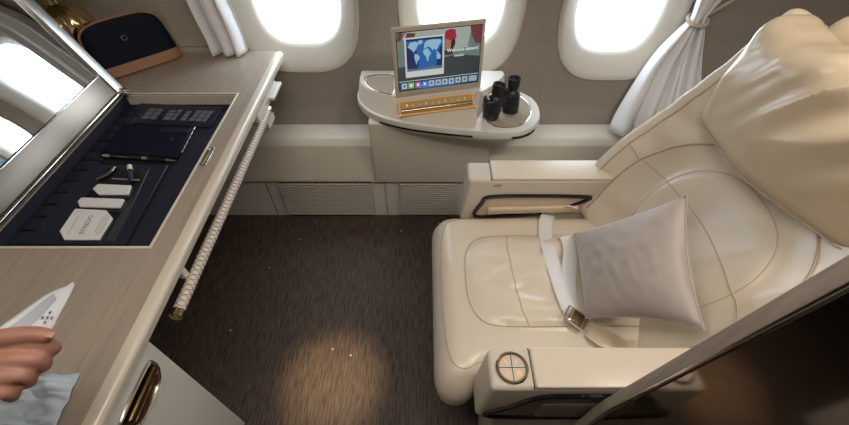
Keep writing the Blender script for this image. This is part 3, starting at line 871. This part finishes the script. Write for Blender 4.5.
def bseam(bm, pts, r=.0017, o=.001, k=8):
    P = catmull([(a,b,0) for a,b in pts], k)
    return tube(bm, [bpt(p.x, p.y, o) for p in P], r, 6)
bm = NB()
bseam(bm, [(.305,.03),(.318,.15),(.322,.25),(.30,.38),(.25,.47),(.17,.53),(.05,.56)], .0032, .002)
bseam(bm, [(-.305,.03),(-.318,.15),(-.322,.25),(-.30,.38),(-.25,.47),(-.17,.53),(-.05,.56)], .0032, .002)
bseam(bm, [(.372,.10),(.376,.3),(.372,.6),(.36,.80)], .0032, .001)
bseam(bm, [(-.372,.10),(-.376,.3),(-.372,.6),(-.36,.80)], .0032, .001)
bseam(bm, [(.372,.30),(.345,.30),(.318,.29)])
bseam(bm, [(-.372,.30),(-.345,.30),(-.318,.29)])
bseam(bm, [(.31,.30),(.2,.32),(.1,.33),(0,.335),(-.1,.33),(-.2,.32),(-.31,.30)], .0013)
N = 60
tube(bm, [bpt(.215*math.copysign(abs(cos(2*pi*i/N))**(2/2.4),cos(2*pi*i/N)), .285+.205*math.copysign(abs(sin(2*pi*i/N))**(2/2.4),sin(2*pi*i/N)), .0) for i in range(N)], .0013, 6, True)
obj('back_seams', bm, 'piping', seat)
# hard outer shell
def shellf(p):
    s = p.z+.40; base = backc(s); d = -.15 + wing(p.y, s)*.9 - (p.x)*1.0
    return Vector((base.x+bn.x*d, YC+p.y, base.z+bn.z*d))
obj('back_shell', rbox(NB(), (0,0,0), (.045,.835,.84), .02, (1,24,10), shellf), 'shell', seat)

# headrest: large soft gathered leather cushion
def headf(p):
    # local x: thickness half .085 (front -x), y half .33, z half .165
    y, z = p.y, p.z
    front = (-p.x+.085)/.17
    tz = (z+.17)/.34
    bulge = .028*cos(min(1,abs(y)/.36)*pi/2)*cos(z/.19*pi/2*.9)
    d = -p.x + front*bulge
    w_ = -.55*max(0, .06-y)**1.3
    # gathers radiate down from the top edge
    g = max(0, tz-.20)
    ridge = 1-abs(noise.noise(Vector((y*7+z*5, z*1.8-y, 3.3))))*2.6
    fold = ridge*.032 + noise.noise(Vector((y*15+z*11, z*2.5, 8)))*.034
    d += front*g*fold*1.5
    zz = z + (.020*sin(y*19+1)+.016*noise.noise(Vector((y*14,0,1))))*max(0,tz-.6)*2.0
    x = .940 + .02*tz - d - w_
    return Vector((x, YC+y+.0, 1.055+zz))
obj('headrest', rbox(NB(), (0,0,0), (.17,.66,.34), .060, (4,80,46), headf), 'leather_soft', seat)
bm = NB()
P = []
for i in range(41):
    y = -.30+.60*i/40
    P.append(headf(Vector((-.079, y, -.140)))+Vector((-.003,0,-.004)))
tube(bm, P, .0022, 6); obj('headrest_seam', bm, 'piping', seat)
# rolled top behind the headrest
def topf(p):
    y = p.y
    fold = noise.noise(Vector((y*15, p.x*8, 5)))*.018
    return Vector((p.x+.02+.55*max(0,.06-y)**1.3, p.y, p.z+fold-.02+.01*sin(y*22)))
obj('headrest_roll', rbox(NB(), (1.10,YC,1.185), (.16,.64,.13), .06, (5,60,3), topf), 'leather_soft', seat)

# armrests
def armrest(y0_, y1_, jt, x0_=.165, x1_=.93):
    a = obj('armrest', rbox(NB(), ((x0_+x1_)/2,(y0_+y1_)/2,.505), (x1_-x0_,y1_-y0_,.23), .014, (2,1,1), f=lambda p: (p.x-(.020*(.115-p.z)/.23 if p.x < 0 else 0), p.y, p.z)), 'shell', seat)
    # padded lid
    lidb = NB()
    rbox(lidb, ((x0_+jt+.003+x1_)/2,(y0_+y1_)/2,.6225), (x1_-x0_-jt-.003,y1_-y0_-.002,.012), .005, (1,1,1))
    obj('lid_pad', lidb, 'leather', a)
    bm = NB(); rbox(bm, (x0_+jt,(y0_+y1_)/2,.6185), (.0022,y1_-y0_,.005), .0005); obj('lid_joint', bm, 'gloss', a)
    return a
far = armrest(1.088, 1.195, .085)
near = armrest(.340, .445, .108)
# leg under the near armrest
for (ya, yb) in ((.345,.440),(1.093,1.19)):
    box('armrest_support', (.20,ya,.0), (.93,yb,.40), 'shell', seat, r=.01)
# side recess with black trim (far: faces camera; near: outer side)
def recess(par, yf, pts, m_in, pad=True):
    loop = catmull([(a, yf-.002, b) for a, b in pts], 5, True)
    bm = NB()
    c_ = Vector((sum(a for a,b in pts)/len(pts), yf-.0015, sum(b for a,b in pts)/len(pts)))
    cv = bm.verts.new(c_); vs = [bm.verts.new((p.x, yf-.0015, p.z)) for p in loop]
    for i in range(len(vs)): bm.faces.new((cv, vs[i], vs[(i+1)%len(vs)]))
    obj('pocket', bm, m_in, par)
    obj('pocket_trim', tube(NB(), loop, .0085, 8, True), 'gloss', par)
recess(far, 1.088, [(.205,.425),(.225,.50),(.255,.535),(.42,.540),(.62,.535),(.635,.520),(.55,.47),(.45,.44),(.32,.425)], 'leather_soft')
obj('pocket_roll', rbox(NB(), (.43,1.080,.468), (.36,.018,.035), .0085, (6,1,1), f=lambda p: (p.x, p.y, p.z+.10*p.x*.4)), 'leather_soft', far)
recess(near, .340, [(.19,.405),(.24,.50),(.285,.560),(.34,.578),(.50,.578),(.80,.575),(.86,.55),(.86,.43),(.60,.405)], 'rearpad')
obj('pocket_pad', rbox(NB(), (.56,.338,.470), (.50,.014,.11), .006, (6,1,2)), 'rearpad', near)
bm = NB(); rbox(bm, (.275,1.0865,.595), (.028,.004,.010), .0015); obj('catch', bm, 'gold', far)
# control dial
cc = Vector((.2235,.392,.6205))
dial = obj('control_dial', lathe(NB(), [(.001,.0),(.034,.0),(.034,.0035),(.001,.0035)], cc, 40), mat('dial_face', (.58,.53,.46), .4), near)
obj('dial_ring', lathe(NB(), [(.033,0),(.0415,0),(.042,.004),(.039,.0065),(.035,.0065),(.033,.004)], cc, 48, cap=False), 'gold', dial)
bm = NB(); rbox(bm, cc+Vector((0,0,.0038)), (.066,.0016,.001), .0003); rbox(bm, cc+Vector((0,0,.0038)), (.0016,.066,.001), .0003)
obj('cross_lines', bm, 'gloss', dial)
bm = NB(); zz = cc.z+.0038; osy = emis('orange_symbol', (1,.32,.03), 1.3)
def sym():
    global bm
    obj('lit_symbol', bm, osy, dial); bm = NB()
def bar2(x0_, y0_, x1_, y1_, w_=.0022):
    a = Vector((cc.x+x0_,cc.y+y0_,zz)); b = Vector((cc.x+x1_,cc.y+y1_,zz)); tube(bm, [a,b], w_/2, 6)
bar2(-.018,.022,-.015,.014); bar2(-.015,.014,-.009,.009); sym(); bar2(.013,.021,.012,.012); sym()
bar2(-.018,-.020,-.012,-.016); bar2(-.012,-.016,-.009,-.009); sym()
for k in range(3):
    a = k*pi/3; bar2(.015-.006*cos(a),-.014-.006*sin(a),.015+.006*cos(a),-.014+.006*sin(a))
sym(); bm.free()
bm = NB(); rbox(bm, (.345,.452,.467), (.035,.006,.006), .0015); obj('cushion_tab', bm, 'rearpad', seat)

# ------------------------------------------------------------------ seat belt
belt = thing('seat_belt', 'pale webbing seat belt with silver buckle lying across the seat cushion', 'seat belt', (.44,.75,.47))
def cz(u, v, o=.006):
    z = .47
    for _ in range(6):
        p = at(u, v, z); z = ctop(p.x, p.y).z + o
    return at(u, v, z)
l1 = catmull([at(572,207,.50), cz(560,212,.014), cz(548,216,.014), cz(545,232), cz(549,250), cz(555,270), cz(562,290), cz(569,309)], 6)
obj('strap', ribbon(NB(), l1, .050, (0,0,1), .0016), 'belt', belt)
l2 = catmull([at(566,236,.50), cz(570,247,.012), cz(570,262,.010), cz(568,280,.010), cz(569,300,.010), cz(572,314,.010)], 6)
obj('strap', ribbon(NB(), l2, .050, (0,0,1), .0016), 'belt', belt)
l3 = catmull([cz(590,330,.012), cz(600,336,.018), cz(612,343,.018), cz(626,351,.012), cz(640,352,.004)], 6)
obj('strap', ribbon(NB(), l3, lambda q: .055+.025*q, (0,0,1), .002), 'leather_soft', belt)
b0 = cz(569,313,.022); b1 = cz(587,326,.022)
bx_ = (b1-b0).normalized(); by_ = Vector((0,0,1)).cross(bx_)
BR = Matrix((bx_, by_, bx_.cross(by_))).transposed(); bc = (b0+b1)/2
bk = obj('buckle', rbox(NB(), bc, (.062,.054,.016), .005, (2,2,1), rot=BR), 'chrome', belt)
obj('buckle_plate', rbox(NB(), bc+Vector((-.004,0,.009)), (.036,.042,.006), .0025, (1,1,1), rot=BR), 'bronze', bk)
obj('buckle_frame', tube(NB(), [bc+BR@Vector(p) for p in ((-.030,-.024,.004),(-.030,.024,.004),(-.042,.022,.004),(-.042,-.022,.004))], .003, 8, True), 'chrome', bk)

# ------------------------------------------------------------------ loose pillow
pc = [Vector((.548,.925,.505)), Vector((.500,.590,.505)), Vector((.690,.450,.72)), Vector((.722,.775,.86))]  # bottom far, bottom near, top near, top far
pcn = (pc[1]-pc[0]).cross(pc[3]-pc[0]).normalized()
if pcn.x > 0: pcn = -pcn
def pillow_pt(a, b, s):
    # pinch the edges between corners
    A = .5+(a-.5)*(1-.10*(1-(2*b-1)**2)); B = .5+(b-.5)*(1-.10*(1-(2*a-1)**2))
    base = (pc[0].lerp(pc[1], A)).lerp(pc[3].lerp(pc[2], A), B)
    e = max(0, (1-(2*a-1)**2))*max(0, (1-(2*b-1)**2))
    th = .068*e**.42
    wr = .0035*noise.noise(Vector((a*7+b*9, b*14-a*4, 4)))*min(1, 4*(a if a > .5 else .3))
    return base + pcn*(s*th + (wr*e**.3 if s > 0 else 0))
bm = NB(); N = 40; G = []
for s in (1, -1):
    g = [[bm.verts.new(pillow_pt(i/N, j/N, s)) for i in range(N+1)] for j in range(N+1)]
    for j in range(N):
        for i in range(N): bm.faces.new((g[j][i], g[j][i+1], g[j+1][i+1], g[j+1][i]))
bmesh.ops.remove_doubles(bm, verts=bm.verts[:], dist=2e-4)
pil = obj('pillow', bm, 'pillow'); tag(pil, 'square greige satin pillow propped on the seat against the backrest', 'pillow')
ed = []
for i in range(N): ed.append(pillow_pt(i/N, 0, 0))
for i in range(N): ed.append(pillow_pt(1, i/N, 0))
for i in range(N): ed.append(pillow_pt(1-i/N, 1, 0))
for i in range(N): ed.append(pillow_pt(0, 1-i/N, 0))
obj('pillow_edge', tube(NB(), ed, .0028, 6, True), 'pillow', pil)

# ================================================================== SMOKED PANEL BY THE AISLE
def panf(p):
    z = p.z+1.09
    dy = 0
    if z > .62: dy = -.083*(z-.62)/.72
    return Vector((p.x, p.y+dy*(1 if p.y > 0 else 0)*min(1,max(0,(p.y+.5))/.6+.0)*1.0, p.z))
PXF = .437
pan = thing('partition_panel', 'glossy dark smoked partition beside the near armrest with taupe and chrome edge', 'partition', (PXF+.02,-.2,0))
def pbox(name, y0_, y1_, x0_, x1_, m, r):
    bm = NB()
    def f(p):
        z = p.z+1.085
        k = -.083*max(0, z-.587)
        yy = p.y+(y0_+y1_)/2-PY
        return Vector((p.x-yy*.075+.04*(z-.6), p.y+k, p.z))
    rbox(bm, ((x0_+x1_)/2,(y0_+y1_)/2,1.085), (x1_-x0_,y1_-y0_,2.17), r, (1,1,24), f)
    return obj(name, bm, m, pan)
PY = .318
pbox('smoked_face', -.95, PY-.030, PXF, PXF+.03, 'darkmirror', .001)
pbox('edge_trim', PY-.024, PY, PXF-.004, PXF+.034, 'strip', .003)
pbox('chrome_line', PY-.030, PY-.0235, PXF-.005, PXF+.03, 'chrome', .0015)

# ================================================================== CURTAINS
def curtain(name, fx, zlo, zhi, label, folds, amp, ybase, parent=None, n=120, m=60, seed=0):
    """fx(z) -> (left x, right x)"""
    t = thing(name, label, 'curtain', ((fx(zlo)[0]+fx(zlo)[1])/2, ybase(zlo), zlo), 'white window curtains')
    bm = NB(); g = []
    for j in range(m+1):
        z = zlo+(zhi-zlo)*j/m; a, b = fx(z); row = []
        wd_ = abs(b-a)
        for i in range(n+1):
            q = i/n
            am = amp*min(1, .35+wd_*3.5)
            y = ybase(z) + am*sin(q*folds*2*pi+.8*sin(q*9+seed)+1.2*z) + .35*am*noise.noise(Vector((q*14, z*5, seed)))
            y = min(y, Yw(z)-.018)
            row.append(bm.verts.new((a+(b-a)*q + .3*am*cos(q*folds*2*pi*1.0), y, z)))
        g.append(row)
    for j in range(m):
        for i in range(n): bm.faces.new((g[j][i], g[j][i+1], g[j+1][i+1], g[j+1][i]))
    o = obj('cloth', bm, 'curtain', t)
    s = o.modifiers.new('s','SOLIDIFY'); s.thickness = .002
    return t
TZ = .925
def fxr(z):
    if z < TZ:
        q = ((TZ-z)/(TZ-.49)); w0 = .028
        return 1.165 - w0 - .265*q**.85, 1.165 + w0 + .13*q**.7
    q = min(1,(z-TZ)/.5); return 1.165-.028-.06*q, 1.165+.028+.20*q
ct = curtain('window_curtain', fxr, .485, 2.0, 'white curtain tied back with rope, to the right of the third window', 4.5, .026, lambda z: Yw(z)-.055-.04*max(0,(.75-z)/.27), seed=2)
bm = NB()
for k in range(3):
    pts = [(1.165+.042*cos(a)+.003*cos(9*a+k*2.1), Yw(TZ)-.055+.034*sin(a)+.003*sin(9*a+k*2.1), TZ+.004*sin(9*a+2.1*k)+.010*sin(a)) for a in [2*pi*i/60 for i in range(60)]]
    tube(bm, pts, .0045, 6, True)
pts = catmull([(1.155,Yw(TZ)-.06,TZ+.0),(1.20,Yw(TZ)-.05,TZ+.02),(1.27,Yw(TZ)-.03,TZ+.055),(1.33,Yw(TZ+.08)-.008,TZ+.085)], 6)
tube(bm, pts, .007, 8)
o = obj('tieback_rope', bm, 'rope', ct)
def fxl(z):
    q = max(0, 1-(z-.785)/.45); return -1.005+.045*q, -.845+.045*q**.6
curtain('window_curtain', fxl, ZD+.007, 2.0, 'white curtain bunched on the far desk corner, left of the first window', 3, .026, lambda z: min(Yw(z), 1.80)-.055, seed=5)

# ================================================================== HAND WITH PAPERS
per = thing('person', 'hand and forearm reaching in from the left, holding a white paper', 'person', at(-150,400,1.03))
HZ = 1.05
def hp_(u, v, dz=0): return at(u, v, HZ+dz)
def skin(chains, name, m, parent, sub=2):
    me = bpy.data.meshes.new(name); V = []; E = []; Rr = []
    for ch in chains:
        i0 = None; prev = None
        for item in ch:
            if isinstance(item, int): prev = item; continue
            p, r = item[0], item[1]
            V.append(tuple(p)); Rr.append(r if isinstance(r, tuple) else (r, r)); k = len(V)-1
            if prev is not None: E.append((prev, k))
            prev = k
    me.from_pydata(V, E, [])
    me.materials.append(M[m]); o = bpy.data.objects.new(name, me); C.objects.link(o)
    sk = o.modifiers.new('skin','SKIN'); sk.use_smooth_shade = True; sk.branch_smoothing = .6
    for i, r in enumerate(Rr): me.skin_vertices[0].data[i].radius = r
    me.skin_vertices[0].data[0].use_root = True
    sb_ = o.modifiers.new('sub','SUBSURF'); sb_.levels = sub; sb_.render_levels = sub
    if parent: o.parent = parent; o.matrix_parent_inverse = parent_world(parent).inverted()
    return o
fore = [(hp_(-330,470,.02), .042), (hp_(-200,428,.02), .038), (hp_(-95,392,.015), .030), (hp_(-65,382,.010), (.024,.031)), (hp_(-38,374,.006), (.022,.041)), (hp_(-12,368,.0), (.021,.042))]
k0 = len(fore)-1   # palm end index
ch = [fore]
# separate chains rooted inside the palm (each starts from inside)
ch.append([(hp_(-34,350,0),.016), (hp_(4,346,.006),.0160), (hp_(40,342,.004),.0140), (hp_(56,349,-.022),.0120), (hp_(44,352,-.038),.0100)])
ch.append([(hp_(-34,363,0),.016), (hp_(4,361,.003),.0160), (hp_(40,357,-.004),.0138), (hp_(47,366,-.028),.0118), (hp_(34,367,-.042),.0100)])
ch.append([(hp_(-34,377,0),.016), (hp_(-2,377,-.002),.0158), (hp_(28,373,-.012),.0132), (hp_(32,382,-.034),.0114), (hp_(20,382,-.046),.0098)])
ch.append([(hp_(-36,390,-.004),.015), (hp_(-12,393,-.008),.0142), (hp_(12,390,-.020),.0116), (hp_(15,397,-.038),.0100), (hp_(6,396,-.048),.0088)])
ch.append([(hp_(-50,356,.006),.019), (hp_(-24,344,.018),.0180), (hp_(12,336,.022),.0150), (hp_(40,334,.016),.0135), (hp_(55,337,.008),.0112)])
# keep one root per island
hand = skin(ch, 'hand', 'skin', per)
me = hand.data; idx = 0
for c in ch:
    me.skin_vertices[0].data[idx].use_root = True; idx += len(c)
rm = hand.modifiers.new('merge','REMESH'); rm.mode = 'VOXEL'; rm.voxel_size = .0028; rm.use_smooth_shade = True
smo = hand.modifiers.new('soft','SMOOTH'); smo.iterations = 4; smo.factor = .5
# thumb nail
nb_ = hp_(46,333,.0235)
obj('thumb_nail', rbox(NB(), hp_(50,335,.0168), (.013,.0105,.005), .0024, (2,2,1), rot=Matrix.Rotation(.25,3,'Y')), 'nail', per)
obj('cuff', tube(NB(), [hp_(-340,474,.02), hp_(-280,454,.02), hp_(-215,433,.02)], .050, 24, rf=lambda q: .056-.006*q), 'cuff', per)

# paper in the hand
def sheet(px, nU, nV, amp, seed, th=.0008):
    """four corner points -> curled sheet"""
    bm = NB(); g = []
    for j in range(nV+1):
        row = []
        for i in range(nU+1):
            a, b = i/nU, j/nV
            p = (px[0].lerp(px[1], a)).lerp(px[3].lerp(px[2], a), b)
            p = p + Vector((0,0, amp*sin(a*pi)*1.0 + amp*.8*noise.noise(Vector((a*3, b*4, seed)))))
            row.append(bm.verts.new(p))
        g.append(row)
    for j in range(nV):
        for i in range(nU): bm.faces.new((g[j][i], g[j][i+1], g[j+1][i+1], g[j+1][i]))
    return bm
pp = [hp_(-75,340,.0), hp_(47,334.5,.006), hp_(75,285,.03), hp_(48,293,.012)]
pp = [hp_(-60,368,.006), hp_(42,338,.008), hp_(75.5,284.5,.045), hp_(47,294,.020)]
pt_ = thing('paper', 'white printed paper held up between the fingers over the desk', 'paper', pp[1])
mm_ = sheet([hp_(-70,352,.004), hp_(40,340,.009), hp_(75.5,284.5,.050), hp_(-62,348,.004)], 2, 2, 0, 1); mm_.free()
def paper_pt(a, b, o=0):
    # long axis from hidden left end to the tip, b across
    lo_ = [hp_(-75,375,.0), hp_(-20,350,.008), hp_(43,336,.008), hp_(60,313,.028), hp_(75.5,284.5,.050)]
    hi_ = [hp_(-75,368,.010), hp_(-22,343,.020), hp_(8,321,.026), hp_(47,294,.030), hp_(74,284.0,.050)]
    def ev(L, a):
        q = a*(len(L)-1); i = min(int(q), len(L)-2); return L[i].lerp(L[i+1], q-i)
    A = catmull(lo_, 8); B = catmull(hi_, 8)
    p = ev(A, a).lerp(ev(B, a), b)
    return p + Vector((0,0,.006*sin(b*pi)+o))
def paper_mesh(a0,a1,b0,b1,o, n=30, m=8):
    bm = NB(); g = [[bm.verts.new(paper_pt(a0+(a1-a0)*i/n, b0+(b1-b0)*j/m, o)) for i in range(n+1)] for j in range(m+1)]
    for j in range(m):
        for i in range(n): bm.faces.new((g[j][i], g[j][i+1], g[j+1][i+1], g[j+1][i]))
    return bm
o = obj('sheet', paper_mesh(0,1,0,1,0), mat('printed_paper', (.66,.69,.72), .45), pt_)
s = o.modifiers.new('s','SOLIDIFY'); s.thickness = .0006
obj('printed_panel', paper_mesh(.20,.80,.38,.74,.0012), mat('pale_print', (.40,.43,.48), .45), pt_)
bm = NB()
for (a, b) in ((.60,.20),(.645,.22),(.69,.24),(.62,.32),(.665,.12)):
    c_ = paper_pt(a, b, .0016)
    for k in range(3):
        d_ = Vector((cos(k*pi/3),sin(k*pi/3),.25))*.0028
        tube(bm, [c_-d_, c_+d_], .00045, 5)
obj('star_marks', bm, 'ink', pt_)

# crumpled thin sheet lying on the desk
def crump(n=70, m=60):
    bm = NB(); g = []
    c4 = [at(-70,470,ZD), at(52,440,ZD), at(81,374,ZD), at(-35,382,ZD)]
    for j in range(m+1):
        row = []
        for i in range(n+1):
            a, b = i/n, j/m
            p = (c4[0].lerp(c4[1], a)).lerp(c4[3].lerp(c4[2], a), b)
            w_ = min(1, 6*min(a,1-a,b,1-b)+.12)
            h_ = .040*abs(noise.noise(Vector((a*2.2+b*3.2, b*1.5-a*2, 3))))+.016*abs(noise.noise(Vector((a*3+b*6, b*4-a*3, 7))))
            row.append(bm.verts.new(p+Vector((.004*noise.noise(Vector((a*6,b*6,1))),.006*noise.noise(Vector((a*6,b*6,9))),.003+w_*h_*1.3))))
        g.append(row)
    for j in range(m):
        for i in range(n): bm.faces.new((g[j][i], g[j][i+1], g[j+1][i+1], g[j+1][i]))
    return bm
o = obj('plastic_wrapper', crump(), 'sheet'); tag(o, 'crumpled pale blue plastic wrapper lying on the desk below the hand', 'wrapper')
s = o.modifiers.new('s','SOLIDIFY'); s.thickness = .0006

# ================================================================== WORLD, CAMERA
w = bpy.data.worlds.new('sky'); bpy.context.scene.world = w; w.use_nodes = True
bg = w.node_tree.nodes['Background']; bg.inputs[0].default_value = (.76,.88,1,1); bg.inputs[1].default_value = 7
for wx, k in WIN:
    ld = bpy.data.lights.new('portal', 'AREA'); ld.shape = 'RECTANGLE'; ld.size = .38; ld.size_y = .52; ld.cycles.is_portal = True
    lo = bpy.data.objects.new('window_portal', ld); C.objects.link(lo); lo.location = (wx, Yw(WZ)+.10, WZ)
    lo.rotation_euler = (math.radians(-90),0,0)
    lo['kind'] = 'structure'
cam = bpy.data.cameras.new('camera'); co = bpy.data.objects.new('camera', cam); C.objects.link(co)
cam.sensor_fit = 'HORIZONTAL'; cam.sensor_width = 36; cam.lens = 36*F/849; cam.clip_start = .02
co.location = (0,0,H); co.rotation_euler = (math.radians(90)-TH, 0, 0)
S = bpy.context.scene; S.camera = co
S.view_settings.view_transform = 'Standard'; S.view_settings.look = 'None'; S.view_settings.gamma = 1; S.view_settings.exposure = 0.12
S.view_settings.use_curve_mapping = False
S.cycles.max_bounces = 8; S.cycles.diffuse_bounces = 5
